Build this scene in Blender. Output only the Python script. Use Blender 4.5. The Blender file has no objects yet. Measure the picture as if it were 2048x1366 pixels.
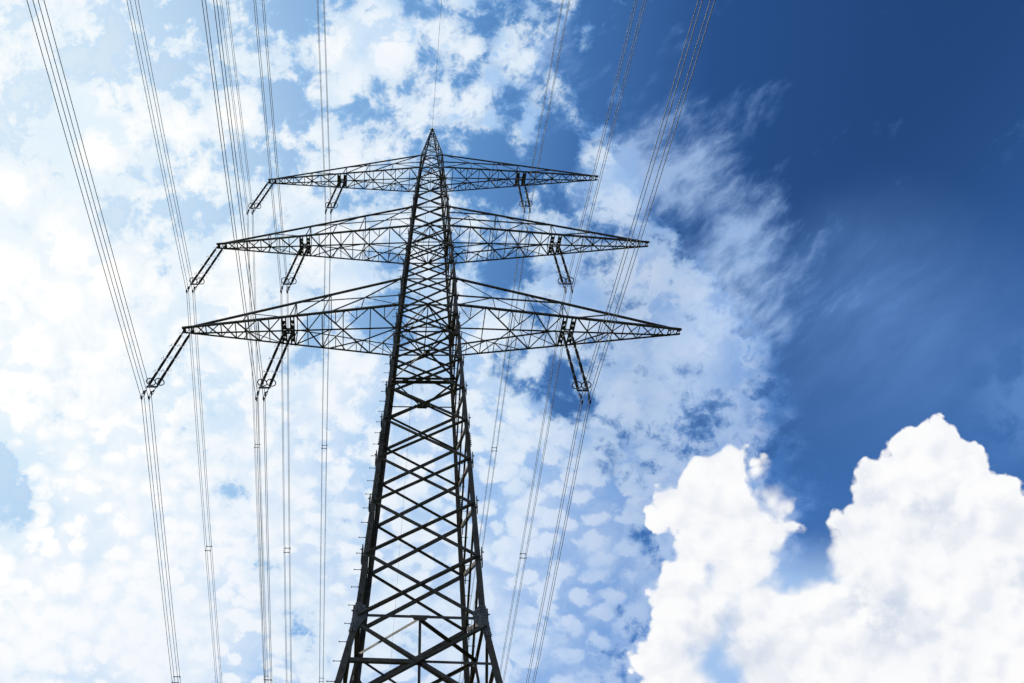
import bpy, math, random
from mathutils import Vector, Matrix
random.seed(7)
sc = bpy.context.scene
col = sc.collection

# ------------------------------------------------------------------ camera
CAM_LOC = Vector((0.87044, -25.06329, 1.6))
FWD = Vector((-0.06527221, 0.57864801, 0.81296127))
RGT = Vector((0.99786213, 0.03517813, 0.05507878))
UPV = Vector((-0.00327277, -0.81481837, 0.57970709))
FPX = 1452.483            # focal length in pixels of a 2048 px wide frame
PPX, PPY = 786.26, 657.80
cd = bpy.data.cameras.new('camera')
cam = bpy.data.objects.new('camera', cd)
col.objects.link(cam)
cam.matrix_world = Matrix(((RGT.x, UPV.x, -FWD.x, CAM_LOC.x), (RGT.y, UPV.y, -FWD.y, CAM_LOC.y),
                           (RGT.z, UPV.z, -FWD.z, CAM_LOC.z), (0, 0, 0, 1)))
cd.sensor_width = 36.0
cd.lens = FPX / 2048 * 36
cd.shift_x = (1024 - PPX) / 2048
cd.shift_y = -(683 - PPY) / 2048
cd.clip_start = 0.1
cd.clip_end = 6000
sc.camera = cam

# ------------------------------------------------------------------ view, sun
sc.view_settings.view_transform = 'Standard'
sc.view_settings.look = 'None'
sc.view_settings.exposure = 0
sc.view_settings.gamma = 1
SUN_DIR = Vector((-0.700, 0.215, 0.68)).normalized()
sd = bpy.data.lights.new('sun', 'SUN')
sd.energy = 4.0
sd.angle = math.radians(0.5)
sd.color = (1.0, 0.95, 0.88)
sun = bpy.data.objects.new('sun', sd)
sun.rotation_euler = SUN_DIR.to_track_quat('Z', 'Y').to_euler()
sun.location = (-60, 20, 80)
col.objects.link(sun)

# ------------------------------------------------------------------ world: sky texture and procedural clouds by direction
world = bpy.data.worlds.new('World')
sc.world = world
world.use_nodes = True
NT = world.node_tree
NT.nodes.clear()


class E:
    """tiny expression wrapper over shader node sockets"""
    def __init__(s, v): s.v = v
    def __add__(a, b): return M('ADD', a, b)
    def __radd__(a, b): return M('ADD', b, a)
    def __sub__(a, b): return M('SUBTRACT', a, b)
    def __rsub__(a, b): return M('SUBTRACT', b, a)
    def __mul__(a, b): return M('MULTIPLY', a, b)
    def __rmul__(a, b): return M('MULTIPLY', b, a)
    def __truediv__(a, b): return M('DIVIDE', a, b)


def put(sock, val):
    if isinstance(val, E): NT.links.new(val.v, sock)
    elif val is not None: sock.default_value = val


def M(op, a, b=None, c=None, clamp=False):
    n = NT.nodes.new('ShaderNodeMath'); n.operation = op; n.use_clamp = clamp
    for i, q in enumerate((a, b, c)): put(n.inputs[i], q)
    return E(n.outputs[0])


def VM(op, a, b=None, out=0, scale=None):
    n = NT.nodes.new('ShaderNodeVectorMath'); n.operation = op
    put(n.inputs[0], a)
    if b is not None: put(n.inputs[1], b)
    if scale is not None: put(n.inputs['Scale'], scale)
    return E(n.outputs[out])


def mx(a, b): return M('MAXIMUM', a, b)
def mn(a, b): return M('MINIMUM', a, b)


def ss(x, lo, hi, a=0.0, b=1.0, kind='SMOOTHSTEP'):
    n = NT.nodes.new('ShaderNodeMapRange'); n.interpolation_type = kind; n.clamp = True
    put(n.inputs[0], x)
    for i, q in enumerate((lo, hi, a, b)): put(n.inputs[i + 1], q)
    return E(n.outputs[0])


def lerpc(f, a, b):
    n = NT.nodes.new('ShaderNodeMix'); n.data_type = 'RGBA'; n.clamp_factor = True
    put(n.inputs[0], f)
    for i, q in ((6, a), (7, b)):
        put(n.inputs[i], q if isinstance(q, E) else tuple(q) + (1.0,))
    return E(n.outputs[2])


def noise(P, scale, detail=5.0, rough=0.55, dist=0.0, lac=2.0, color=False):
    n = NT.nodes.new('ShaderNodeTexNoise'); n.noise_dimensions = '3D'
    put(n.inputs['Vector'], P)
    n.inputs['Scale'].default_value = scale; n.inputs['Detail'].default_value = detail
    n.inputs['Roughness'].default_value = rough; n.inputs['Distortion'].default_value = dist
    n.inputs['Lacunarity'].default_value = lac
    return E(n.outputs[1 if color else 0])


def voro(P, scale, smooth=0.4, rnd=1.0):
    n = NT.nodes.new('ShaderNodeTexVoronoi'); n.feature = 'SMOOTH_F1'
    put(n.inputs['Vector'], P)
    n.inputs['Scale'].default_value = scale; n.inputs['Smoothness'].default_value = smooth
    n.inputs['Randomness'].default_value = rnd
    return E(n.outputs[0])


def mapped(P, loc=(0, 0, 0), rot=0.0, scale=(1, 1, 1), kind='TEXTURE'):
    n = NT.nodes.new('ShaderNodeMapping'); n.vector_type = kind
    put(n.inputs[0], P)
    n.inputs['Location'].default_value = loc
    n.inputs['Rotation'].default_value = (0, 0, math.radians(rot))
    n.inputs['Scale'].default_value = scale
    return E(n.outputs[0])


def edist(P, cx, cy, rx, ry=None, rot=0.0):
    """elliptical distance from a point of the sky chart, 1 on the rim"""
    q = mapped(P, (cx / 1000, cy / 1000, 0), rot, (rx / 1000, (ry or rx) / 1000, 1))
    return VM('LENGTH', q, out=1)


def soft(P, cx, cy, rx, ry=None, rot=0.0, s=1.0):
    return ss(edist(P, cx, cy, rx, ry, rot), 0.0, 1.0, s, 0.0)


def after(P, e):
    """the same position, made to wait for e (keeps the shader's working memory small)"""
    return VM('ADD', P, VM('SCALE', (1, 1, 1), scale=e * 1e-8))


def many(P, blobs, tot=None, sign=1):
    for i, b in enumerate(blobs):
        if i % 10 == 0 and tot is not None: P = after(P, tot)
        q = soft(P, *b)
        tot = q if tot is None else (tot + q if sign > 0 else tot - q)
    return tot


tc = NT.nodes.new('ShaderNodeTexCoord')
D = E(tc.outputs['Generated'])                          # direction in the world
df = mx(VM('DOT_PRODUCT', D, tuple(FWD), 1), 0.12)
cxs = VM('DOT_PRODUCT', D, tuple(RGT), 1) / df * (FPX / 1000) + PPX / 1000
cys = VM('DOT_PRODUCT', D, tuple(-UPV), 1) / df * (FPX / 1000) + PPY / 1000
cmb = NT.nodes.new('ShaderNodeCombineXYZ')              # a chart of the sky dome, fixed to the world
put(cmb.inputs[0], cxs); put(cmb.inputs[1], cys); cmb.inputs[2].default_value = 0.37
P = E(cmb.outputs[0])
half = (0.5, 0.5, 0.5)


def warp(P, scale, amp, detail=3.0, rough=0.55):
    d = VM('SUBTRACT', noise(P, scale, detail, rough, color=True), half)
    return VM('ADD', P, VM('SCALE', d, scale=amp))


# clear sky: Sky Texture, deepened, with the sun's aureole to the left
sky = NT.nodes.new('ShaderNodeTexSky')
sky.sky_type = 'NISHITA'
sky.sun_disc = False
sky.sun_elevation = math.asin(SUN_DIR.z)
sky.sun_rotation = math.atan2(SUN_DIR.x, SUN_DIR.y)
sky.air_density = 1.0; sky.dust_density = 0.3; sky.ozone_density = 2.0; sky.altitude = 200
skyc = VM('SCALE', E(sky.outputs[0]), scale=0.11)
sunang = VM('DOT_PRODUCT', D, tuple(SUN_DIR), 1)
dz = VM('DOT_PRODUCT', D, (0, 0, 1), 1)


def ramp(x, stops, interp='LINEAR'):
    n = NT.nodes.new('ShaderNodeValToRGB'); n.color_ramp.interpolation = interp
    el = n.color_ramp.elements
    while len(el) < len(stops): el.new(0.5)
    for e_, (p, c) in zip(el, stops): e_.position = p; e_.color = tuple(c) + (1,)
    put(n.inputs[0], x)
    return E(n.outputs[0])


# the sky's own blue by angle to the sun (a strongly polarised sky), joined with the Sky Texture's
deepen = ramp(sunang, [(.0, (.016, .080, .285)), (.45, (.018, .083, .285)), (.58, (.050, .165, .44)), (.70, (.125, .31, .64)), (.80, (.25, .47, .79)), (.90, (.46, .65, .88)), (.975, (.80, .90, .97))])
low = ss(dz, 0.84, 0.52)
deepen = VM('ADD', deepen, VM('SCALE', (0.030, 0.080, 0.175), scale=low * ss(sunang, 0.85, 0.5)))
clear = lerpc(0.12, deepen, skyc)
clear = VM('SCALE', clear, scale=1.0 - ss(dz, 0.58, 0.86) * ss(sunang, 0.60, 0.20) * 0.30)

# ---- middle layer: broken altocumulus over the left, thinning into streaks to the right
Pw = warp(P, 2.4, 0.15, 3)
Pf = warp(P, 9.0, 0.040, 4, 0.6)
Pg = warp(warp(Pf, 12.0, 0.030, 3, 0.6), 30.0, 0.016, 3, 0.6)
lowy = ss(cys, 0.45, 1.15)
big = noise(Pw, 4.2, 4, 0.5)
midn = noise(Pf, 12.5, 6, 0.64, 0.15)
fine = noise(Pg, 34.0, 4, 0.65)
Pk = mapped(Pg, rot=20, scale=(1.0, 1.0, 1))
v1 = voro(Pk, 11.0, 0.35)
v2 = voro(mapped(Pg, rot=-12, scale=(1.0, 1.45, 1), kind='POINT'), 21.0, 0.35)
vv = v1 * (1.0 - lowy) + v2 * lowy
puff = 1.0 - vv * 1.5
cov = ss(cxs, 1.25, 0.1, -0.08, 0.10) + ss(cys, 0.25, 1.15, 0.0, 0.26)
cov = many(Pw, [(40, 560, 300, 330, 0, .20), (250, 620, 300, 220, 0, .12), (160, 1180, 560, 330, 0, .24), (750, 110, 150, 160, 0, .30),
          (680, 370, 280, 150, 20, .10), (840, 290, 120, 90, 0, .16), (1160, 430, 240, 170, -40, .10), (1380, 580, 240, 300, 20, .26),
          (1250, 660, 260, 200, 0, .14), (1110, 1060, 190, 220, 0, .30), (560, 860, 300, 180, 0, .10), (1010, 1230, 420, 260, 0, .14), (130, 40, 90, 70, 0, .12),
          (700, 770, 80, 100, 0, .30), (370, 250, 160, 90, 0, .16), (890, 110, 60, 120, 0, .22), (860, 900, 300, 200, 0, .12), (640, 180, 60, 120, 0, .10), (1240, 900, 200, 130, 0, .12), (1350, 760, 120, 130, 0, .30), (1270, 480, 150, 120, -40, .14)], cov)
cov = many(Pw, [(300, 110, 220, 200, 0, .22), (560, 230, 90, 190, 0, .34), (985, 330, 150, 120, 0, .62), (985, 90, 40, 140, 20, .25), (0, 985, 170, 150, 0, .80),
          (1115, 775, 110, 90, 20, .55), (745, 650, 105, 100, 0, .40), (1270, 1100, 170, 50, 50, .20), (1000, 560, 120, 60, 0, .22), (420, 820, 120, 50, 0, .25),
          (30, 270, 130, 90, 0, .32), (170, 160, 130, 100, 0, .25), (760, 500, 70, 60, 0, .22), (620, 640, 60, 50, 0, .12), (800, 640, 90, 90, 0, .10), (620, 890, 60, 60, 0, .2), (1000, 700, 60, 60, 0, .2),
          (1640, 850, 170, 240, 0, .6), (1560, 930, 90, 90, 0, .3), (1330, 1120, 120, 70, 30, .06), (1180, 1250, 200, 150, 0, .26), (1230, 940, 140, 90, 40, .30), (980, 1000, 120, 120, 0, .2), (1030, 860, 100, 50, 30, .2), (430, 940, 130, 40, 20, .12), (200, 930, 90, 60, 0, .16), (700, 900, 60, 60, 0, .16), (1210, 110, 200, 200, 0, .75), (1130, 270, 110, 120, 0, .45)], cov, -1)
edge = ss(edist(Pw, 2130, 260, 880, 690, 14), 0.84, 1.12)
dens = (big - 0.5) * 0.85 + (midn - 0.5) * 1.35 + (puff - 0.40) * 0.20 + (fine - 0.5) * 0.46 + cov + 0.12
dens = dens + (edge - 1.0) * 0.9
a1 = ss(dens, -0.17, 0.20)
seam = ss(vv + (fine - 0.5) * 0.9 + (midn - 0.5) * 1.3, 0.40, 0.68) * ss(big + (midn - .5) * .5, 0.36, 0.66)
seamf = seam * ss(dens, 0.95, 0.25, 0.42, 0.86)
a1 = a1 * ss(cxs, 1.0, 1.3, 1.0, 0.80) * ss(cxs + (midn - 0.5) * 0.3, 1.66, 1.50)
Pw = after(Pw, a1)
# ---- high veil and ripples fanning to the upper right
Ps = mapped(warp(P, 3.0, 0.13, 4), rot=-40, scale=(1.0, 0.34, 1))
st = noise(Ps, 4.6, 7, 0.62, 0.15)
rp = noise(mapped(warp(P, 5.0, 0.06, 3), rot=-52, scale=(1.0, 0.50, 1)), 21.0, 5, 0.55)
sm = soft(Pw, 1320, 310, 360, 230, -38, .74) + soft(Pw, 1560, 190, 210, 70, -32, .34) + soft(Pw, 1090, 120, 200, 220, 0, .74) + soft(Pw, 1200, 380, 200, 170, -45, .30) + soft(Pw, 1400, 440, 230, 210, -45, .35) \
    + soft(Pw, 1500, 600, 210, 400, 8, .66) + soft(Pw, 1500, 330, 260, 120, -30, .22) + soft(Pw, 1690, 600, 300, 290, 0, .20)
a2 = ss((st - 0.5) * 1.25 + (rp - 0.5) * 0.40 + (fine - 0.5) * 0.10 + sm - 0.14, 0.0, 0.58) * 0.80
far = soft(Pw, 1780, 640, 430, 340, 0, .90) * ss(st, 0.3, 0.65, 0.6, 1.0) + soft(Pw, 2060, 800, 190, 210, 0, .95) * ss(midn, 0.38, 0.62)
a3 = soft(Pw, 1430, 650, 190, 330, 14, .95) * ss(rp * 0.5 + midn * 0.5, 0.34, 0.62, 0.40, 1.0)
# ---- colour
c1 = ramp(sunang, [(.25, (.42, .56, .86)), (.45, (.58, .71, .92)), (.60, (.75, .84, .95)), (.75, (.86, .91, .98)), (.88, (.99, .995, 1.0))])
thick = ss(dens + (puff - .5) * .12 + (fine - .5) * .3, -0.05, 0.55)
c1 = VM('MULTIPLY', c1, lerpc(thick, (0.84, 0.92, 0.98), (1.06, 1.04, 1.015)))
pale = ramp(sunang, [(.40, (.17, .36, .74)), (.55, (.25, .46, .82)), (.68, (.36, .58, .88)), (.80, (.53, .73, .94)), (.95, (.76, .89, .98))])
c1 = lerpc(seamf, c1, pale)
base = clear
base = lerpc(far, base, (0.13, 0.28, 0.62))
base = lerpc(a2, base, lerpc(a2, (0.10, 0.26, 0.62), (0.46, 0.63, 0.90)))
base = lerpc(a3, base, lerpc(a3, (0.20, 0.42, 0.82), (0.76, 0.85, 0.96)))
base = lerpc(ss(cxs - cys * 0.55, 0.62, 0.10, 0.0, 0.5), base, pale)
base = lerpc(a1, base, lerpc(ss(a1, 0.0, 0.8), VM('MULTIPLY', c1, (0.40, 0.68, 0.98)), c1))
# ---- cumulus towers, lower right
Pw = after(Pw, a3)
Pc = after(warp(warp(P, 5.0, 0.075, 4, 0.6), 24.0, 0.022, 5, 0.62), a3)
f = None
for (x, y, r) in [(1400, 1235, 120), (1350, 1320, 84), (1530, 1265, 150), (1450, 1170, 90), (1400, 1120, 60), (1640, 1210, 100), (1868, 925, 92), (1800, 960, 76), (1930, 985, 92), (1772, 1000, 72), (1740, 1102, 112), (1688, 1108, 78), (1762, 985, 70), (1868, 912, 84), (1918, 930, 76), (1985, 985, 66), (1822, 925, 70), (1462, 940, 56), (1412, 965, 60), (1900, 1130, 220), (2070, 1210, 250), (1770, 1270, 200),
                  (1600, 1300, 150), (2030, 1070, 100), (1900, 1370, 260), (1450, 945, 54), (1430, 1010, 96), (1352, 1018, 56), (1500, 1060, 86), (1545, 1078, 62),
                  (1480, 1130, 100), (1385, 1180, 72), (1360, 1250, 68), (1370, 1340, 90), (1480, 1240, 90), (1520, 950, 40), (1540, 1010, 50)]:
    if f is not None and x % 3 == 0: Pc = after(Pc, f)
    g = (1.0 - edist(Pc, x, y, r)) * (r / 100.0) + (0.06 if x < 1600 else 0.0)
    f = g if f is None else mx(f, g)
f = f + 0.05
b1 = 1.0 - voro(warp(P, 14.0, 0.03, 4), 17.0, 0.3) * 1.5
b2 = 1.0 - voro(warp(P, 30.0, 0.012, 4), 42.0, 0.3) * 1.5
cn = noise(Pc, 8.0, 7, 0.60)
wisp = mn(soft(P, 1440, 1270, 180, 240, 0, 1.3) + soft(P, 1545, 980, 75, 100, 0, 1.2) + soft(P, 1610, 1140, 170, 110, 0, 1.2) + soft(P, 1730, 1250, 90, 90, 0, .5), 1.0)
f = f + mn(f, 0.0) * 1.5
fc = f + (cn - 0.5) * 0.42 + (b1 - 0.5) * 0.26 + (b2 - 0.5) * 0.13 - wisp * 0.15
a4 = ss(fc, -0.02, 0.08 + wisp * 0.62)
a5 = ss(f + (midn - 0.5) * 1.0, -0.95, 0.25, 0.0, 0.85) * ss(cys, 1.05, 1.18) * ss(cxs, 1.30, 1.42)
cB = noise(VM('ADD', Pc, (-0.030, -0.034, 0)), 8.0, 4, 0.60)
bB = 1.0 - voro(warp(VM('ADD', P, (-0.018, -0.02, 0)), 14.0, 0.03, 2), 17.0, 0.3) * 1.5
rel = ss((cn - cB) * 1.0 + (b1 - bB) * 0.25, -0.26, 0.10)
deep = soft(Pw, 1760, 1225, 190, 110, 35, .80) + soft(Pw, 1840, 1010, 150, 60, 15, .60) + soft(Pw, 1450, 1290, 130, 130, 0, .7) + soft(Pw, 2040, 1120, 120, 110, 0, .5) + soft(Pw, 1560, 1350, 150, 90, 0, .4)
deep = mn(deep + 0.12, 1.0)
white = (0.985, 0.985, 0.99)
c4 = lerpc((1.0 - rel) * 1.0 * (0.28 + deep), white, (0.62, 0.69, 0.82))
c4 = lerpc(deep * 0.95 * ss(cn, .64, .38), c4, (0.58, 0.66, 0.80))
base = lerpc(a5, base, (0.38, 0.57, 0.87))
base = lerpc(a4, base, c4)
base = lerpc(ss(dz, 0.26, 0.02, 0.0, 0.85), base, (0.42, 0.48, 0.56))      # unseen haze added low over the horizon to brighten the steel legs
bg = NT.nodes.new('ShaderNodeBackground'); put(bg.inputs[0], base); bg.inputs[1].default_value = 1.0
wo = NT.nodes.new('ShaderNodeOutputWorld')
NT.links.new(bg.outputs[0], wo.inputs[0])
sc.cycles.use_adaptive_sampling = True; sc.cycles.adaptive_threshold = 0.035; sc.cycles.adaptive_min_samples = 24
sc.cycles.max_bounces = 3; sc.cycles.diffuse_bounces = 2; sc.cycles.glossy_bounces = 1; sc.cycles.transmission_bounces = 0; sc.cycles.transparent_max_bounces = 2
world.cycles.sampling_method = 'MANUAL'
world.cycles.sample_map_resolution = 512


# ------------------------------------------------------------------ materials
def make_mat(name, c1, c2, rough, scale, metal=0.0, bump=0.0, spots=None):
    m = bpy.data.materials.new(name); m.use_nodes = True
    nt = m.node_tree; b = nt.nodes['Principled BSDF']
    tcn = nt.nodes.new('ShaderNodeTexCoord')
    n = nt.nodes.new('ShaderNodeTexNoise'); n.inputs['Scale'].default_value = scale; n.inputs['Detail'].default_value = 6
    n.inputs['Roughness'].default_value = 0.6
    nt.links.new(tcn.outputs['Object'], n.inputs['Vector'])
    r = nt.nodes.new('ShaderNodeValToRGB')
    r.color_ramp.elements[0].position = 0.35; r.color_ramp.elements[0].color = c1 + (1,)
    r.color_ramp.elements[1].position = 0.68; r.color_ramp.elements[1].color = c2 + (1,)
    nt.links.new(n.outputs[0], r.inputs[0]); nt.links.new(r.outputs[0], b.inputs['Base Color'])
    if spots:
        n2 = nt.nodes.new('ShaderNodeTexNoise'); n2.inputs['Scale'].default_value = scale * 0.35; n2.inputs['Detail'].default_value = 8
        nt.links.new(tcn.outputs['Object'], n2.inputs['Vector'])
        mr = nt.nodes.new('ShaderNodeMapRange'); mr.inputs[1].default_value = 0.56; mr.inputs[2].default_value = 0.70
        nt.links.new(n2.outputs[0], mr.inputs[0])
        mi = nt.nodes.new('ShaderNodeMix'); mi.data_type = 'RGBA'
        nt.links.new(mr.outputs[0], mi.inputs[0]); nt.links.new(r.outputs[0], mi.inputs[6]); mi.inputs[7].default_value = spots + (1,)
        nt.links.new(mi.outputs[2], b.inputs['Base Color'])
    b.inputs['Roughness'].default_value = rough; b.inputs['Metallic'].default_value = metal
    if bump:
        bp = nt.nodes.new('ShaderNodeBump'); bp.inputs['Strength'].default_value = bump; bp.inputs['Distance'].default_value = 0.02
        nt.links.new(n.outputs[0], bp.inputs['Height']); nt.links.new(bp.outputs[0], b.inputs['Normal'])
    return m


STEEL = make_mat('painted_steel', (0.052, 0.043, 0.030), (0.120, 0.100, 0.074), 0.6, 3.0, 0.0, 0.2, (0.085, 0.054, 0.032))
STEEL.node_tree.nodes['Principled BSDF'].inputs['Specular IOR Level'].default_value = 0.25
PLATE = make_mat('galvanised_plate', (0.075, 0.066, 0.052), (0.15, 0.135, 0.112), 0.55, 4.0, 0.0, 0.2)
BOLT = make_mat('bolt_steel', (0.07, 0.068, 0.06), (0.12, 0.118, 0.11), 0.5, 20.0, 0.3)
PORC = make_mat('brown_porcelain', (0.030, 0.020, 0.016), (0.05, 0.032, 0.024), 0.45, 9.0)
FIT = make_mat('galvanised_fitting', (0.035, 0.035, 0.035), (0.065, 0.065, 0.068), 0.55, 12.0, 0.0)
ALU = make_mat('weathered_aluminium', (0.24, 0.235, 0.22), (0.34, 0.33, 0.31), 0.6, 6.0, 0.0)
GRASS = make_mat('field_grass', (0.022, 0.034, 0.010), (0.040, 0.055, 0.018), 0.9, 0.6, 0.0, 0.5, (0.055, 0.052, 0.024))
CONC = make_mat('footing_concrete', (0.28, 0.27, 0.25), (0.40, 0.39, 0.37), 0.85, 5.0, 0.0, 0.3)


# ------------------------------------------------------------------ mesh helpers
class MB:
    def __init__(s): s.v = []; s.f = []

    def prism(s, prof0, prof1, cap=True):
        n = len(prof0); k = len(s.v)
        s.v += [tuple(p) for p in prof0] + [tuple(p) for p in prof1]
        for i in range(n):
            j = (i + 1) % n
            s.f.append((k + i, k + j, k + n + j, k + n + i))
        if cap:
            s.f.append(tuple(k + i for i in range(n - 1, -1, -1))); s.f.append(tuple(k + n + i for i in range(n)))

    def angle(s, a, b, w, n, t=None, flip=1, off=0.0, w2=None):
        """rolled steel angle from a to b: one flange lies square to n, the other stands along -n"""
        a = Vector(a); b = Vector(b); d = (b - a)
        if d.length < 1e-6: return
        d.normalize(); n = Vector(n); n = (n - d * n.dot(d)).normalized(); e = d.cross(n).normalized()
        e = e * flip if flip else e * (1 if e.z > 0 else -1)      # flip 0: heel on the lower edge
        t = t or max(0.007, w * 0.1); w2 = w2 or w
        o = e * (-w / 2) + n * off
        pts = [Vector((0, 0)), Vector((w, 0)), Vector((w, -t)), Vector((t, -t)), Vector((t, -w2)), Vector((0, -w2))]
        s.prism([a + o + e * p.x + n * p.y for p in pts], [b + o + e * p.x + n * p.y for p in pts])

    def corner(s, a, b, w0, w1, ex, ey, t=0.02):
        """leg angle: heel on the line a-b, flanges along ex and ey"""
        a = Vector(a); b = Vector(b); ex = Vector(ex); ey = Vector(ey)
        def pr(c, w): return [c, c + ex * w, c + ex * w + ey * t, c + ex * t + ey * t, c + ex * t + ey * w, c + ey * w]
        s.prism(pr(a, w0), pr(b, w1))

    def bar(s, a, b, w, h, n=(0, 0, 1)):
        a = Vector(a); b = Vector(b); d = (b - a).normalized(); n = Vector(n); n = (n - d * n.dot(d)).normalized(); e = d.cross(n)
        q = [e * (-w / 2) + n * (-h / 2), e * (w / 2) + n * (-h / 2), e * (w / 2) + n * (h / 2), e * (-w / 2) + n * (h / 2)]
        s.prism([a + x for x in q], [b + x for x in q])

    def tube(s, pts, r, seg=8, closed=False, cap=True):
        pts = [Vector(p) for p in pts]; rr = r if isinstance(r, (list, tuple)) else [r] * len(pts)
        n = len(pts); k = len(s.v); prev = None
        for i, p in enumerate(pts):
            if closed: d = pts[(i + 1) % n] - pts[i - 1]
            else: d = pts[min(i + 1, n - 1)] - pts[max(i - 1, 0)]
            d.normalize()
            if prev is None:
                u = Vector((0, 0, 1)) if abs(d.z) < 0.9 else Vector((1, 0, 0))
                u = (u - d * u.dot(d)).normalized()
            else: u = (prev - d * prev.dot(d)).normalized()
            prev = u; w = d.cross(u)
            for j in range(seg):
                a = 2 * math.pi * j / seg
                s.v.append(tuple(p + (u * math.cos(a) + w * math.sin(a)) * rr[i]))
        m = n if closed else n - 1
        for i in range(m):
            i2 = (i + 1) % n
            for j in range(seg):
                j2 = (j + 1) % seg
                s.f.append((k + i * seg + j, k + i * seg + j2, k + i2 * seg + j2, k + i2 * seg + j))
        if cap and not closed:
            s.f.append(tuple(k + j for j in range(seg - 1, -1, -1))); s.f.append(tuple(k + (n - 1) * seg + j for j in range(seg)))

    def plate(s, pts, n, t):
        n = Vector(n).normalized() * (t / 2)
        s.prism([Vector(p) - n for p in pts], [Vector(p) + n for p in pts])

    def bolt(s, p, n, r=0.02, h=0.03):
        p = Vector(p); n = Vector(n).normalized()
        s.tube([p, p + n * h], r, 6)
        s.tube([p + n * h, p + n * (h + 0.02)], r * 0.5, 5)

    def build(s, name, mat, parent=None, smooth=False):
        me = bpy.data.meshes.new(name); me.from_pydata(s.v, [], s.f); me.update()
        if smooth: me.polygons.foreach_set('use_smooth', [True] * len(me.polygons))
        me.materials.append(mat)
        o = bpy.data.objects.new(name, me); col.objects.link(o)
        if parent: o.parent = parent; o.matrix_parent_inverse = Matrix()
        return o


def tag(o, label=None, cat=None, group=None, kind=None):
    for k, v in (('label', label), ('category', cat), ('group', group), ('kind', kind)):
        if v: o[k] = v


def empty(name, loc):
    o = bpy.data.objects.new(name, None); o.location = loc; o.empty_display_size = 0.5; col.objects.link(o); return o


# ------------------------------------------------------------------ ground
g = MB(); N = 48; S = 3000.0
for i in range(N + 1):
    for j in range(N + 1):
        x = (i / N * 2 - 1); y = (j / N * 2 - 1)
        x = S * x * abs(x); y = S * y * abs(y)
        far = min(1, max(0, (math.hypot(x, y) - 60) / 400))
        g.v.append((x, y, (math.sin(x * 0.011) * math.cos(y * 0.009) * 2.5 + math.sin(x * 0.004 + 1) * 3) * far - far * 1.0))
for i in range(N):
    for j in range(N):
        a = i * (N + 1) + j; g.f.append((a, a + N + 1, a + N + 2, a + 1))
gr = g.build('ground', GRASS, smooth=True); tag(gr, kind='structure')

# ------------------------------------------------------------------ pylon
Z0 = 36.65                 # height of the lowest crossarm
DP, Q = 1.128, -0.0774
PROF = [(-36.65, 4.58), (-20.45, 2.262), (-11.393, 2.005), (0, 1.690), (2.912, 1.666), (10.46, 1.4035), (13.543, 1.352), (21.70, 1.016), (24.43, 0.961), (33.6, 0.07)]


def hb(z):
    for (z0, b0), (z1, b1) in zip(PROF, PROF[1:]):
        if z <= z1: return b0 + (b1 - b0) * (z - z0) / (z1 - z0)
    return PROF[-1][1]


def T(x, y, z): return Vector((x + Q * y, y, z + Z0))
def L(sx, sy, z): b = hb(z); return T(sx * b, sy * b * DP, z)          # point on a leg's axis
def lw(z):                                                              # leg angle width
    return max(0.085, 0.215 + (-20 - z) * 0.0024) if z > -20 else 0.225


tower = empty('lattice_pylon', (0, 0, 0))
tag(tower, 'dark steel lattice pylon with three tiers of crossarms rising to a pointed peak', 'pylon')

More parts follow.
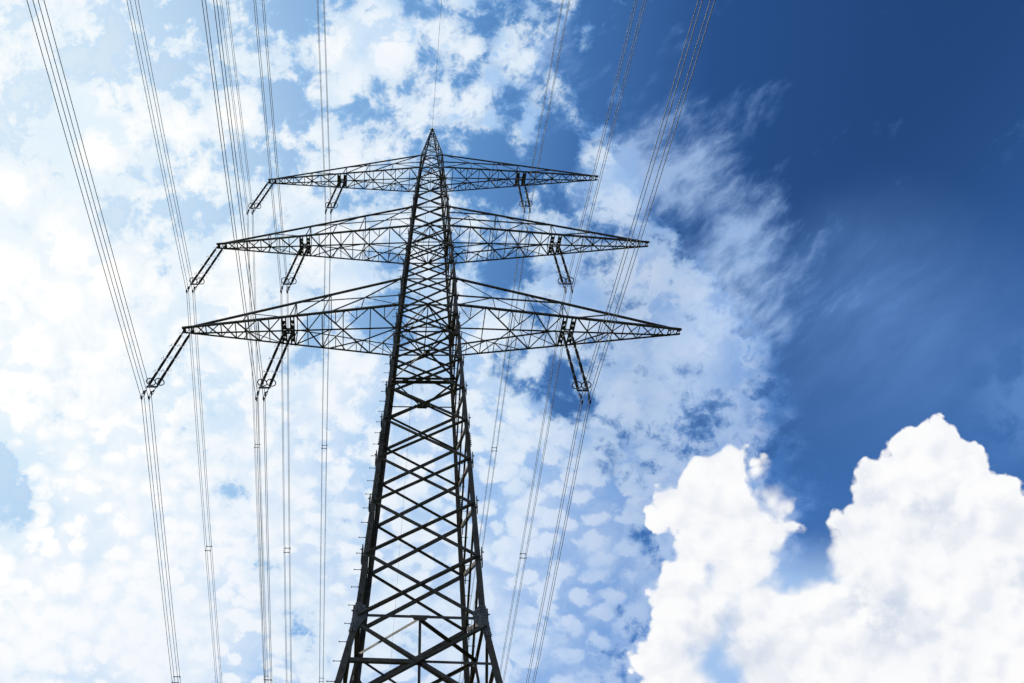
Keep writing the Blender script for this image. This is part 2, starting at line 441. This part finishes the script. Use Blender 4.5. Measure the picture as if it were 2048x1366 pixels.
legs = {}
for sx, sy in ((-1, -1), (1, -1), (-1, 1), (1, 1)):
    m = MB()
    for (z0, _), (z1, _) in zip(PROF, PROF[1:]):
        m.corner(L(sx, sy, z0), L(sx, sy, z1), lw(z0), lw(z1), (-sx, 0, 0), (0, -sy, 0), 0.022)
    # splice cover angles with bolt rows
    for zs, ln in ((-11.4, 0.85), (-2.2, 0.7), (7.0, 0.6), (15.0, 0.5)):
        a = L(sx, sy, zs - ln / 2) + Vector((sx, sy, 0)) * 0.016; b = L(sx, sy, zs + ln / 2) + Vector((sx, sy, 0)) * 0.016
        m.corner(a, b, lw(zs) * 0.96, lw(zs) * 0.96, (-sx, 0, 0), (0, -sy, 0), 0.014)
        for k in range(7):
            for c in (0.28, 0.72):
                p = a.lerp(b, (k + 0.5) / 7)
                m.bolt(p + Vector((-sx * lw(zs) * c, 0, 0)), (0, sy, 0), 0.021, 0.035)
                m.bolt(p + Vector((0, -sy * lw(zs) * c, 0)), (sx, 0, 0), 0.021, 0.035)
    o = m.build('leg', STEEL, tower); legs[(sx, sy)] = o

    # big gusset plates and bolts at the knee
    m = MB(); zk = -20.45
    for ax in (0, 1):
        nrm = Vector((0, sy, 0)) if ax == 0 else Vector((sx, 0, 0))
        ein = Vector((-sx, 0, 0)) if ax == 0 else Vector((0, -sy, 0))
        c = L(sx, sy, zk); up = (L(sx, sy, zk + 1) - c).normalized(); dn = (L(sx, sy, zk - 1) - c).normalized()
        w = 0.25
        ply = [c + up * 0.50, c + up * 0.50 + ein * (w - .05), c + up * 0.22 + ein * 0.44, c + dn * 0.12 + ein * 0.46, c + dn * 0.42 + ein * (w + .04), c + dn * 0.62 + ein * (w - .02), c + dn * 0.72 + ein * (w - .03), c + dn * 0.72]
        ply = [p + nrm * 0.012 for p in ply]
        if (ax == 0) == (sx * sy > 0): ply = ply[::-1]
        m.plate(ply, nrm, 0.018)
        for k in range(10):
            q = (up * (0.43 - k * 0.11)) if k < 4 else dn * ((k - 3.6) * 0.115)
            for u_ in ((0.06, 0.17) if k % 2 else (0.10, 0.20)): m.bolt(c + q + ein * u_ + nrm * 0.02, nrm, 0.024, 0.035)
        for (u_, h) in ((0.28, .26), (0.36, .16), (0.40, 0.02), (0.30, 0.02), (0.30, -.16), (0.38, -.12)):
            m.bolt(c + Vector((0, 0, h)) + ein * u_ + nrm * 0.02, nrm, 0.024, 0.035)
    m.build('gusset_plate', PLATE, tower)
    # concrete footing
    m = MB(); f0 = L(sx, sy, -36.65); f0.z = 0
    pr = lambda r, z: [f0 + Vector((r * math.cos(a * math.pi / 8), r * math.sin(a * math.pi / 8), z)) for a in range(16)]
    m.prism(pr(0.55, -0.3), pr(0.50, 0.42)); m.build('footing', CONC, tower)

NODES = [-20.45, -17.80, -15.22, -12.65, -10.12, -7.70, -5.36, -3.10, -1.05, 1.0, 2.91, 5.10, 7.45, 9.57, 11.65, 13.54, 15.50, 17.40, 19.22, 21.06, 22.9, 24.43]
PEAK = [24.43, 26.2, 27.9, 29.4, 30.7, 31.8, 32.7]
for (ax, sg) in ((0, -1), (0, 1), (1, -1), (1, 1)):      # front, back, left, right faces
    m = MB()
    nrm = Vector((0, sg, 0)) if ax == 0 else Vector((sg, 0, 0))
    def C(side, z, ax=ax, sg=sg):
        p = L(side, sg, z) if ax == 0 else L(sg, side, z)
        ein = Vector((-side, 0, 0)) if ax == 0 else Vector((0, -side, 0))
        return p + ein * lw(z) * 0.45
    for k, (z0, z1) in enumerate(zip(NODES, NODES[1:])):
        tt = min(1, max(0, (z0 + 20.5) / 45)); wa = 0.135 - 0.06 * tt; wb = 0.095 - 0.035 * tt
        m.angle(C(-1, z0), C(1, z1), wa * (1.22 if (ax, sg) == (0, -1) else 1.0), -nrm, off=0.03, flip=0)
        if ax == 1 and lw(z0) > .12:     # node plates bolted outside the side faces
            for s_ in (-1, 1):
                c = L(sg, s_, z0) + nrm * 0.055 + Vector((0, -s_ * lw(z0) * .5, 0))
                hh_ = .38 if z0 < -5 else .22
                m.plate([c + Vector((0, dy, dz)) for dy, dz in ((-.12, -hh_), (.12, -hh_), (.12, hh_), (-.12, hh_))], nrm, .035)
                m.bolt(c + Vector((0, 0, hh_ * .6)) + nrm * .02, nrm, .03, .05)
        m.angle(C(1, z0), C(-1, z1), wb, nrm, off=0.012)
        if lw(z0) > 0.15:
            for s_, z_ in ((-1, z0), (1, z0)):
                m.bolt(C(s_, z_) + nrm * 0.015, nrm, 0.02, 0.03)
    # panel below the knee: X with a strut through the crossing and a post
    zc, zb = -24.3, -23.95
    c0 = (C(-1, zc - 0.3) + C(1, zc + 0.3)) / 2
    m.angle(C(-1, zb), C(1, -20.75), 0.14, -nrm, off=0.03, flip=0); m.angle(C(1, zb), C(-1, -20.75), 0.10, nrm, off=0.012)
    mid = (C(-1, -20.45) + C(1, -20.45)) / 2
    A, B_ = C(-1, -20.45), C(1, -20.45)
    m.angle(A, B_, 0.10, nrm, off=-0.01)
    zx = -22.2
    xm = (C(-1, zx) + C(1, zx)) / 2
    m.angle(C(-1, zx), xm, 0.13, nrm, off=-0.045, flip=-1); m.angle(xm, C(1, zx), 0.085, nrm, off=-0.05)
    m.angle(mid, xm, 0.09, nrm, off=-0.09); m.angle(xm, (C(-1, zb) + C(1, zb)) / 2, 0.09, nrm, off=-0.09)
    m.plate([mid + (B_ - A).normalized() * dx + Vector((0, 0, dz)) - nrm * 0.03 for dx, dz in ((-.34, .07), (.34, .07), (.2, -.12), (-.2, -.12))], nrm, 0.014)
    for zl0, zl1 in ((-23.95, -27.9), (-27.9, -32.1), (-32.1, -36.3)):
        m.angle(C(-1, zl1), C(1, zl0), 0.14, nrm, off=-0.03, flip=-1); m.angle(C(1, zl1), C(-1, zl0), 0.11, nrm, off=0.012)
        m.angle(C(-1, zl0), C(1, zl0), 0.11, nrm, off=-0.06)
    # horizontals at the arm levels
    for zh, w in ((0.0, .11), (2.91, .09), (10.46, .10), (13.54, .08), (21.70, .09), (24.43, .075)):
        m.angle(C(-1, zh), C(1, zh), w, nrm, off=-0.055)
    if ax == 0 or True:
        m.angle(C(-1, -4.55), C(1, -4.55), 0.08, nrm, off=-0.055)
    # peak zigzag
    for k, (z0, z1) in enumerate(zip(PEAK, PEAK[1:])):
        s_ = 1 if k % 2 == 0 else -1
        m.angle(C(-s_, z0), C(s_, z1), 0.055, nrm, off=-0.02)
        m.angle(C(-1, z1), C(1, z1), 0.045, nrm, off=-0.03)
        if k < 2: m.angle(C(s_, z0), C(-s_, z1), 0.045, nrm, off=0.01)
    m.build('face_bracing', STEEL, tower)

# horizontal frames (diaphragms)
up = Vector((0, 0, 1))
for zd, w, style in ((-20.45, .10, 0), (-4.55, .10, 1), (0.0, .08, 2), (10.46, .07, 2), (21.70, .06, 2)):
    m = MB(); b = hb(zd) - 0.06; d = b * DP
    F_, B_, l_, r_ = T(0, -d, zd), T(0, d, zd), T(-b, 0, zd), T(b, 0, zd)
    if style == 0:
        for p, q in ((F_, l_), (F_, r_), (B_, l_), (B_, r_)): m.angle(p, q, w, up, off=-0.02)
        for p in (l_, r_):
            m.plate([p + Vector((0, dy, dz)) for dy, dz in ((-.35, .1), (.35, .1), (.25, -.25), (-.25, -.25))], (1, 0, 0), 0.02)
    elif style == 1:
        for p, q in ((F_, l_), (F_, r_), (B_, l_), (B_, r_)): m.angle(p, q, w * 0.8, up, off=-0.02)
        m.angle(T(-b, -0.09, zd), T(b, -0.09, zd), 0.09, up); m.angle(T(-b, 0.14, zd), T(b, 0.14, zd), 0.13, up)
        m.plate([T(x, d - 0.03, zd + z) for x, z in ((-.42, .14), (.42, .14), (.25, -.16), (-.25, -.16))], (0, 1, 0), 0.02)
    else:
        # plan bracing under the arm: fan from the middle of front and back chords to the side nodes
        for p in (F_, B_):
            for s_ in (-1, 1): m.angle(p, T(s_ * b, 0, zd), w, up, off=-0.02)
            for s_ in (-1, 1): m.angle(p, T(s_ * b, (d if p is F_ else -d) * 0.55, zd), w * 0.7, up, off=-0.035)
        m.angle(F_, B_, w * 0.8, up, off=-0.05); m.angle(l_, r_, w * 0.8, up, off=-0.07)
    m.build('horizontal_frame', STEEL, tower)

# peak cap with earth-wire clamp
m = MB(); ap = T(0, 0, 33.6)
m.prism([ap + Vector((x * .10, y * .10, -0.35)) for x, y in ((-1, -1), (1, -1), (1, 1), (-1, 1))], [ap + Vector((x * .05, y * .05, 0.12)) for x, y in ((-1, -1), (1, -1), (1, 1), (-1, 1))])
m.bar(ap + Vector((-.28, 0, -.2)), ap + Vector((.28, 0, -.2)), .05, .05); m.bar(ap + Vector((0, 0, .1)), ap + Vector((0, 0, .32)), .05, .05, (1, 0, 0))
m.build('peak_cap', STEEL, tower)

# step bolts: up the near left leg (both flanges) and the far right leg
sb = []
z = -35.0; k = 0
while z < 24.2:
    for (sx, sy) in ((-1, -1), (1, 1)):
        p = L(sx, sy, z); dirv = Vector((sx, 0, 0)) if k % 2 == 0 else Vector((0, sy, 0))
        q = p + (Vector((0, -sy, 0)) if k % 2 == 0 else Vector((-sx, 0, 0))) * lw(z) * 0.5
        sb.append(((q - CAM_LOC).length + (200 if z < -24.5 else 0) + (30 if sx > 0 else 0) + (18 if k % 2 else 0), q, dirv, (sx, sy)))
    z += 0.375; k += 1
sb.sort(key=lambda e: e[0])


def stepbolt(m, q, d):
    m.tube([q, q + d * 0.26], 0.013, 6); m.tube([q + d * 0.26, q + d * 0.285], 0.027, 6); m.tube([q + d * 0.015, q + d * 0.045], 0.026, 6)


rest = MB()
for i, (_, q, d, key) in enumerate(sb):
    if i < 100:
        m = MB(); stepbolt(m, q, d); m.build('step_bolt', BOLT, legs[key])
    else: stepbolt(rest, q, d)
o = rest.build('step_bolts', BOLT, tower); tag(o, kind='stuff')

# ------------------------------------------------------------------ crossarms
ARMS = [
    dict(h=0.0, t=2.912, L=14.76, tw=.20, pan=[(13.87, 13.28), (13.28, 12.34), (12.34, 11.45), (11.45, 10.05), (10.05, 8.62), (7.81, 6.19), (6.19, 3.33)], tip=(14.58, 14.08), inn=(8.47, 7.97),
         n1=10.83, n1f=(11.0, 8.62), br=7.95, n2=5.89, n2f=(7.81, 6.19), ln=1.0, gf=5.73, gx=3.79, ex=None),
    dict(h=10.46, t=13.543, L=15.32, tw=.20, pan=[(14.51, 13.81), (13.81, 13.06), (13.06, 12.06), (12.06, 10.69), (10.69, 9.17), (8.53, 7.01), (7.01, 5.41), (5.41, 2.81)], tip=(15.12, 14.62), inn=(9.10, 8.60),
         n1=11.48, n1f=(11.6, 9.17), br=8.62, n2=6.69, n2f=(8.3, 6.85), ln=11.65, gf=4.50, gx=2.75, ex=4.72),
    dict(h=21.70, t=24.43, L=13.77, tw=.20, pan=[(12.98, 12.33), (12.33, 11.57), (11.57, 10.64), (10.64, 9.24), (9.24, 7.83), (7.13, 5.57), (5.57, 3.97), (3.97, 1.78)], tip=(13.60, 13.12), inn=(7.68, 7.18),
         n1=10.05, n1f=(10.2, 7.83), br=7.2, n2=5.25, n2f=(7.13, 5.5), ln=22.9, gf=4.9, gx=3.22, ex=None),
]
for ia, a in enumerate(ARMS):
    h, t, LL = a['h'], a['t'], a['L']
    b0 = hb(h); bt = hb(t); CW = (0.12, 0.115, 0.10)[ia]
    Xj = a['pan'][0][0]

    def wd(X): return a['tw'] + (b0 * DP - a['tw']) * (LL - X) / (LL - b0)
    def topz(X): return h + 0.06 + (t - h - 0.06) * (Xj - X) / (Xj - bt)
    def topw(X): return wd(Xj) + (bt * DP - wd(Xj)) * (Xj - X) / (Xj - bt)
    for s in (-1, 1):
        def Fp(X, y, dz=0.0): return T(s * X, y * wd(X), h + dz)          # bottom plane
        def Tp(X, y, dz=0.0): return T(s * X, y * topw(X), topz(X) + dz)  # on a top chord
        m = MB()
        for y in (-1, 1):
            m.angle(L(s, y, h), Fp(LL, y), CW, (0, y, 0), off=0.0, flip=0)
            m.angle(L(s, y, t), Tp(Xj + .15, y), CW * 0.95, (0, y, 0), flip=0)
        t0, t1 = a['tip'][0] - .08, a['tip'][1] + .08
        m.angle(Fp(t0, -1, .03), Fp(t1, 1, .03), 0.035, -up); m.angle(Fp(t0, 1, .05), Fp(t1, -1, .05), 0.035, -up)
        arm = m.build('crossarm', STEEL, tower)
        # bottom lattice
        m = MB(); off = -0.02
        for i, (x0, x1) in enumerate(a['pan']):
            bigp = x0 - x1
            w = 0.06 if bigp < 1.2 else 0.07
            m.angle(Fp(x0, -1), Fp(x1, 1), w, -up, off=0.02); m.angle(Fp(x0, 1), Fp(x1, -1), w, -up, off=0.0, flip=-1)
            m.angle(Fp(x1, -1), Fp(x1, 1), 0.055, -up, off=0.04)
            if bigp > 1.2:
                xm_ = x0 - bigp * wd(x0) / (wd(x0) + wd(x1)); m.angle(Fp(xm_, -1), Fp(xm_, 1), 0.05, -up, off=0.04)
            if bigp > 1.9:
                for y in (-1, 1):
                    xq = (x0 + x1) / 2
                    for xe in (x0, x1):
                        f_ = 0.28; pq = Fp(xe, y).lerp(Fp(x1 if xe == x0 else x0, -y), f_); xx = xe + ((x1 if xe == x0 else x0) - xe) * f_
                        m.angle(Fp(xx, y), pq, 0.045, -up, off=0.06); m.angle(pq, Fp(xq, y), 0.045, -up, off=0.06)
        xl = a['pan'][-1][1]
        cen = T(s * (b0 - .02), 0, h)
        for y in (-1, 1):
            m.angle(Fp(xl, y), cen, 0.07, -up, off=0.03)
            if xl - b0 > .9:
                pq = Fp(xl, y).lerp(cen, 0.5); xx = (xl + b0) / 2
                m.angle(pq, Fp(xx, y), 0.045, -up, off=0.06); m.angle(pq, Fp(b0 + .08, y), 0.045, -up, off=0.06)
        m.build('bottom_lattice', STEEL, arm)
        # side lattices (front and back)
        for y in (-1, 1):
            m = MB(); nr = (0, y, 0); lwid = 0.055
            def A_(p, q, w=lwid, o_=-0.02): m.angle(p, q, w, nr, off=o_)
            A_(Tp(a['n1'], y), Fp(a['n1f'][0], y), .045); A_(Tp(a['n1'], y), Fp(a['n1f'][1], y), .06)
            A_(Tp(a['br'], y), Fp(a['br'] + .18, y), .05); A_(Tp(a['br'], y), Fp(a['br'] - .12, y), .05)
            lleg = L(s, y, a['ln']); pbr = Tp(a['br'], y)
            A_(pbr, lleg, .075, -.03)
            def on2(X): return pbr.lerp(lleg, (a['br'] - X) / (a['br'] - hb(a['ln'])))
            if a['ex'] is None:
                A_(Tp(a['n2'], y), Fp(a['n2f'][0], y)); A_(Tp(a['n2'], y), Fp(a['n2f'][1], y), .045)
                A_(L(s, y, t), on2(a['gx']), .06); A_(on2(a['gx']), Fp(a['gf'], y), .06)
            else:
                l3 = L(s, y, a['ln'] + .95); p3 = Tp(a['ex'], y)
                A_(p3, l3, .065, -.03)
                A_(p3, Fp(a['ex'] + .25, y), .05); A_(p3, Fp(a['ex'] - .2, y), .05)
                A_(p3, on2(a['n2']), .055); A_(on2(a['n2']), Fp(a['n2f'][0], y), .055); A_(on2(a['n2']), Fp(a['n2f'][1], y), .045)
                A_(on2(a['n2']), Fp(5.41, y), .05)
                pm = p3.lerp(l3, (a['ex'] - a['gx']) / (a['ex'] - b0)) * .5 + on2(a['gx']) * .5
                A_(L(s, y, t), pm, .055); A_(pm, Fp(a['gf'], y), .055); on2g = pm
            pg = on2(a['gx']) if a['ex'] is None else on2g
            A_(pg, Fp(a['gx'] + .1, y), .045); A_(pg, Fp(b0 + .05, y), .05)
            m.build('side_lattice', STEEL, arm)
        # top struts joining the two top chords
        for X in (a['n1'], a['br'], a['n2'] if a['ex'] is None else a['ex']):
            m = MB(); m.angle(Tp(X, -1), Tp(X, 1), .045, up); m.build('top_strut', STEEL, arm)
        # hanger brackets: pairs of cross beams with plates
        for key in ('tip', 'inn'):
            for X in a[key]:
                m = MB(); e = 0.10 if key == 'inn' else 0.07
                zz = -.07
                for dx in (-e, e): m.angle(Fp(X + dx, -1, zz), Fp(X + dx, 1, zz), 0.075 if key == 'inn' else .05, up, flip=1 if dx > 0 else -1)
                wv = wd(X)
                for yy in ((-.62, -.28, .28, .62) if key == 'inn' else (-.45, .45)):
                    c = T(s * X, yy * wv, h + zz - .02)
                    m.plate([c + Vector((dx, dy, 0)) for dx, dy in ((-e, -.11), (e, -.11), (e, .11), (-e, .11))] if key == 'inn' else [c + Vector((dx, dy, 0)) for dx, dy in ((-e, -.04), (e, -.04), (e, .04), (-e, .04))], up, .02)
                if key == 'inn' or s < 0: m.bar(T(s * X, -.07, h - .12), T(s * X, .07, h - .12), .16, .06)
                m.build('hanger_bracket', STEEL, arm)
        if True:   # longitudinal beams between the inner brackets, carrying the hangers
            m = MB(); X0, X1 = a['inn'][0] + .1, a['inn'][1] - .1
            for yy in (-.16, .16): m.angle(T(s * X0, yy, h - .06), T(s * X1, yy, h - .06), .07, up)
            m.angle(Fp(X0, -.62, -.06), Fp(X1, .62, -.06), .05, up); m.angle(Fp(X0, .62, -.09), Fp(X1, -.62, -.09), .05, up)
            m.build('hanger_beam', STEEL, arm)

# ------------------------------------------------------------------ insulator strings, conductors
SX, SY, SL = -0.0334, -0.0456, 6.617
MN, MF = -0.0732, -0.0812
SN = {1: -0.1089, 2: -0.1199, 3: -0.1384}; SF = -0.194
HH = {1: 0.0, 2: 10.46, 3: 21.70}
TIER = {1: 'lowest', 2: 'middle', 3: 'topmost'}


def build_insulator(top, clamp, label):
    """double long-rod string from the arm down to a yoke with two twin clamps"""
    root = empty('suspension_insulator', top); tag(root, label, 'insulator', 'double insulator strings hanging from the crossarms')
    loc = lambda p: Vector(p) - Vector(top)
    ax = (Vector(clamp) - Vector(top)); tot = ax.length; ax.normalize()
    ylen = tot - 0.98
    X = Vector((1, 0, 0)); Y = Vector((0, 1, 0))
    for s in (-1, 1):
        def at(d, s=s): return X * (s * 0.245) + ax * d
        m = MB()        # the string's own hardware: shackle, caps and links between rods
        m.tube([at(-.06), at(ylen)], .028, 8); m.bar(at(.0), at(.30), .10, .03, Y)
        rods = []; n = 4; st = .42; seg_ = (ylen - .10 - st) / n
        for k in range(n):
            d0 = st + k * seg_ + .05; d1 = st + (k + 1) * seg_ - .07; rods.append((d0, d1))
            m.tube([at(d0 - .05), at(d0 + .07)], .058, 10); m.tube([at(d1 - .07), at(d1 + .05)], .058, 10)
            m.tube([at(d1 + .03), at(d1 + .14)], .03, 8)
        st_o = m.build('insulator_string', FIT, root)
        for (d0, d1) in rods:
            m = MB(); pts = []; rr = []; ns = 15; core = .038
            for i in range(ns):
                u0 = d0 + .06 + (d1 - d0 - .12) * i / ns; q = (d1 - d0 - .12) / ns
                for du, r in ((0, core), (q * .25, core), (q * .5, .082), (q * .62, .078), (q * .7, core)): pts.append(at(u0 + du)); rr.append(r)
            m.tube(pts, rr, 10); m.build('insulator_rod', PORC, st_o, True)
        # arcing horns at the joints: pairs of curved rods above and below each joint
        for j, (d0, d1) in enumerate(rods):
            for dd, sg in ((d1 + .02, -1), (d1 + .10, 1)) if j < 3 else ():
                m = MB()
                for ang in (20, 200):
                    a_ = math.radians(ang + (25 if sg > 0 else -15)); o = (X * math.cos(a_) + Y * math.sin(a_))
                    m.tube([at(dd), at(dd) + o * .10 + ax * sg * .01, at(dd) + o * .18 + ax * sg * .05, at(dd) + o * .215 + ax * sg * .13, at(dd) + o * .20 + ax * sg * .22], .0085, 5)
                m.build('arcing_horn', FIT, st_o)
        m = MB()
        for ang in (70, 250):
            a_ = math.radians(ang); o = (X * math.cos(a_) + Y * math.sin(a_))
            m.tube([at(.36), at(.36) + o * .12 + ax * .01, at(.36) + o * .2 + ax * .08, at(.36) + o * .2 + ax * .22], .0085, 5)
        m.build('arcing_horn', FIT, st_o)
        # guard ring
        m = MB(); c = at(ylen - .42)
        u = X; w = Y
        m.tube([c + u * .245 * math.cos(a_ * math.pi / 14) + w * .245 * math.sin(a_ * math.pi / 14) for a_ in range(28)], .030, 7, closed=True)
        for sg in (-1, 1): m.tube([c + w * sg * .235, c + w * sg * .12 + ax * .18, at(ylen - .12)], .012, 5)
        m.build('guard_ring', FIT, st_o, True)
    m = MB(); yk = ax * ylen
    m.plate([yk + X * dx + ax * dz for dx, dz in ((-.33, -.04), (.33, -.04), (.30, .09), (-.30, .09))], Y, .04)
    m.bar(yk + X * -.3 + ax * .02, yk + X * .3 + ax * .02, .07, .05)
    m.build('yoke_plate', FIT, root)
    cl = loc(clamp)
    for s in (-1, 1):
        m = MB(); a_ = yk + X * (s * .245) + ax * .05; b_ = cl + X * (s * .2); mid = a_.lerp(b_, .45)
        m.tube([a_, mid], .026, 7); m.bar(a_.lerp(b_, .3), mid, .09, .05, Y)
        for q in (-.055, .055): m.bar(mid + X * q * .6 + Y * q, b_ + X * q * .25 + Y * q, .022, .03, Y)
        lk = m.build('hanger_link', FIT, root)
        for zz in (0.0, .40):
            m = MB(); c = b_ + Vector((0, 0, zz))
            m.tube([c + Y * -.16 + Vector((0, 0, -.035)), c + Y * -.08, c + Y * .08, c + Y * .16 + Vector((0, 0, -.035))], [.02, .045, .045, .02], 8)
            m.bar(c + Vector((0, 0, .08)), c + Vector((0, 0, -.06)), .09, .05, Y)
            m.build('suspension_clamp', FIT, lk)
    return root


def wire_pt(c, y, tier):
    mm = MN if y < 0 else MF; s = SN[tier] if y < 0 else SF
    a = abs(y)
    return Vector((c[0] + mm * y, c[1] + y, c[2] + s * a - s / 340.0 * a * a))


YS = sorted(set([0, .6, 1.5, 3, 5, 8] + list(range(10, 60, 4)) + list(range(60, 341, 14)) + [340]))
YS = [-y for y in reversed(YS) if y > 0] + YS


def build_bundle(clamp, tier, label, sp_far, extra=0):
    root = empty('conductor_bundle', clamp); tag(root, label, 'power cable', 'four-wire conductor bundles strung through the pylon')
    c0 = Vector((0, 0, 0))
    for dx in (-.2, .2):
        for dz in (0.0, .40):
            m = MB(); m.tube([wire_pt((dx, 0, dz), y, tier) for y in YS], .0150, 6); m.build('conductor', ALU, root, True)
    for y in sp_far:
        p = wire_pt(c0, y, tier); m = MB(); cs = [Vector((dx, 0, dz)) for dx, dz in ((-.2, 0), (.2, 0), (.2, .4), (-.2, .4))]
        for i in range(4): m.bar(p + cs[i], p + cs[(i + 1) % 4], .034 if i % 2 == 0 else .007, .034 if i % 2 == 0 else .007, (0, 1, 0))
        for q in cs: m.tube([p + q + Vector((0, -.07, 0)), p + q + Vector((0, .07, 0))], .034, 8)
        m.build('spacer', FIT, root)


SETS = [('a', 1, 14.516, 14.38), ('a', 2, 15.125, 15.0), ('a', 3, 13.646, 13.46), ('c', 1, 8.35, 8.22), ('c', 2, 8.949, 8.85), ('c', 3, 7.541, 7.43), ('r', 1, 8.495, 8.22), ('r', 2, 9.098, 8.85), ('r', 3, 7.576, 7.43)]
WHERE = {'a': 'hanging from the left tip of the {} crossarm', 'c': 'hanging midway along the left {} crossarm', 'r': 'hanging from the right {} crossarm'}
for g_, tier, xc, xt in SETS:
    sg = 1 if g_ == 'r' else -1; h = HH[tier]
    top = Vector((sg * xt, 0, h + Z0 - .12))
    clamp = Vector((sg * xc + SX * SL, SY * SL, h + Z0 - SL))
    build_insulator(top, clamp, 'brown double insulator string ' + WHERE[g_].format(TIER[tier]))
    where = {'a': 'outermost left insulator', 'c': 'inner left insulator', 'r': 'right-hand insulator'}[g_]
    build_bundle(clamp + Vector((0, 0, -.02)), tier, 'bundle of four thin wires carried by the {} of the {} crossarm'.format(where, TIER[tier]), [-64, -28, 21.3, 52, 92, 140, 190, 250])

m = MB(); apz = 33.6 + .32
ew = empty('earth_wire', T(0, 0, apz)); bpy.data.objects.remove(ew)
pts = []
for y in YS:
    s = -0.075 if y < 0 else -0.15; mm = MN if y < 0 else MF; a = abs(y)
    pts.append(T(0, 0, apz) + Vector((mm * y, y, s * a - s / 340 * a * a)))
m.tube(pts, .015, 6)
o = m.build('earth_wire', ALU, None, True); tag(o, 'single thin earth wire strung over the very tip of the pylon', 'earth wire')
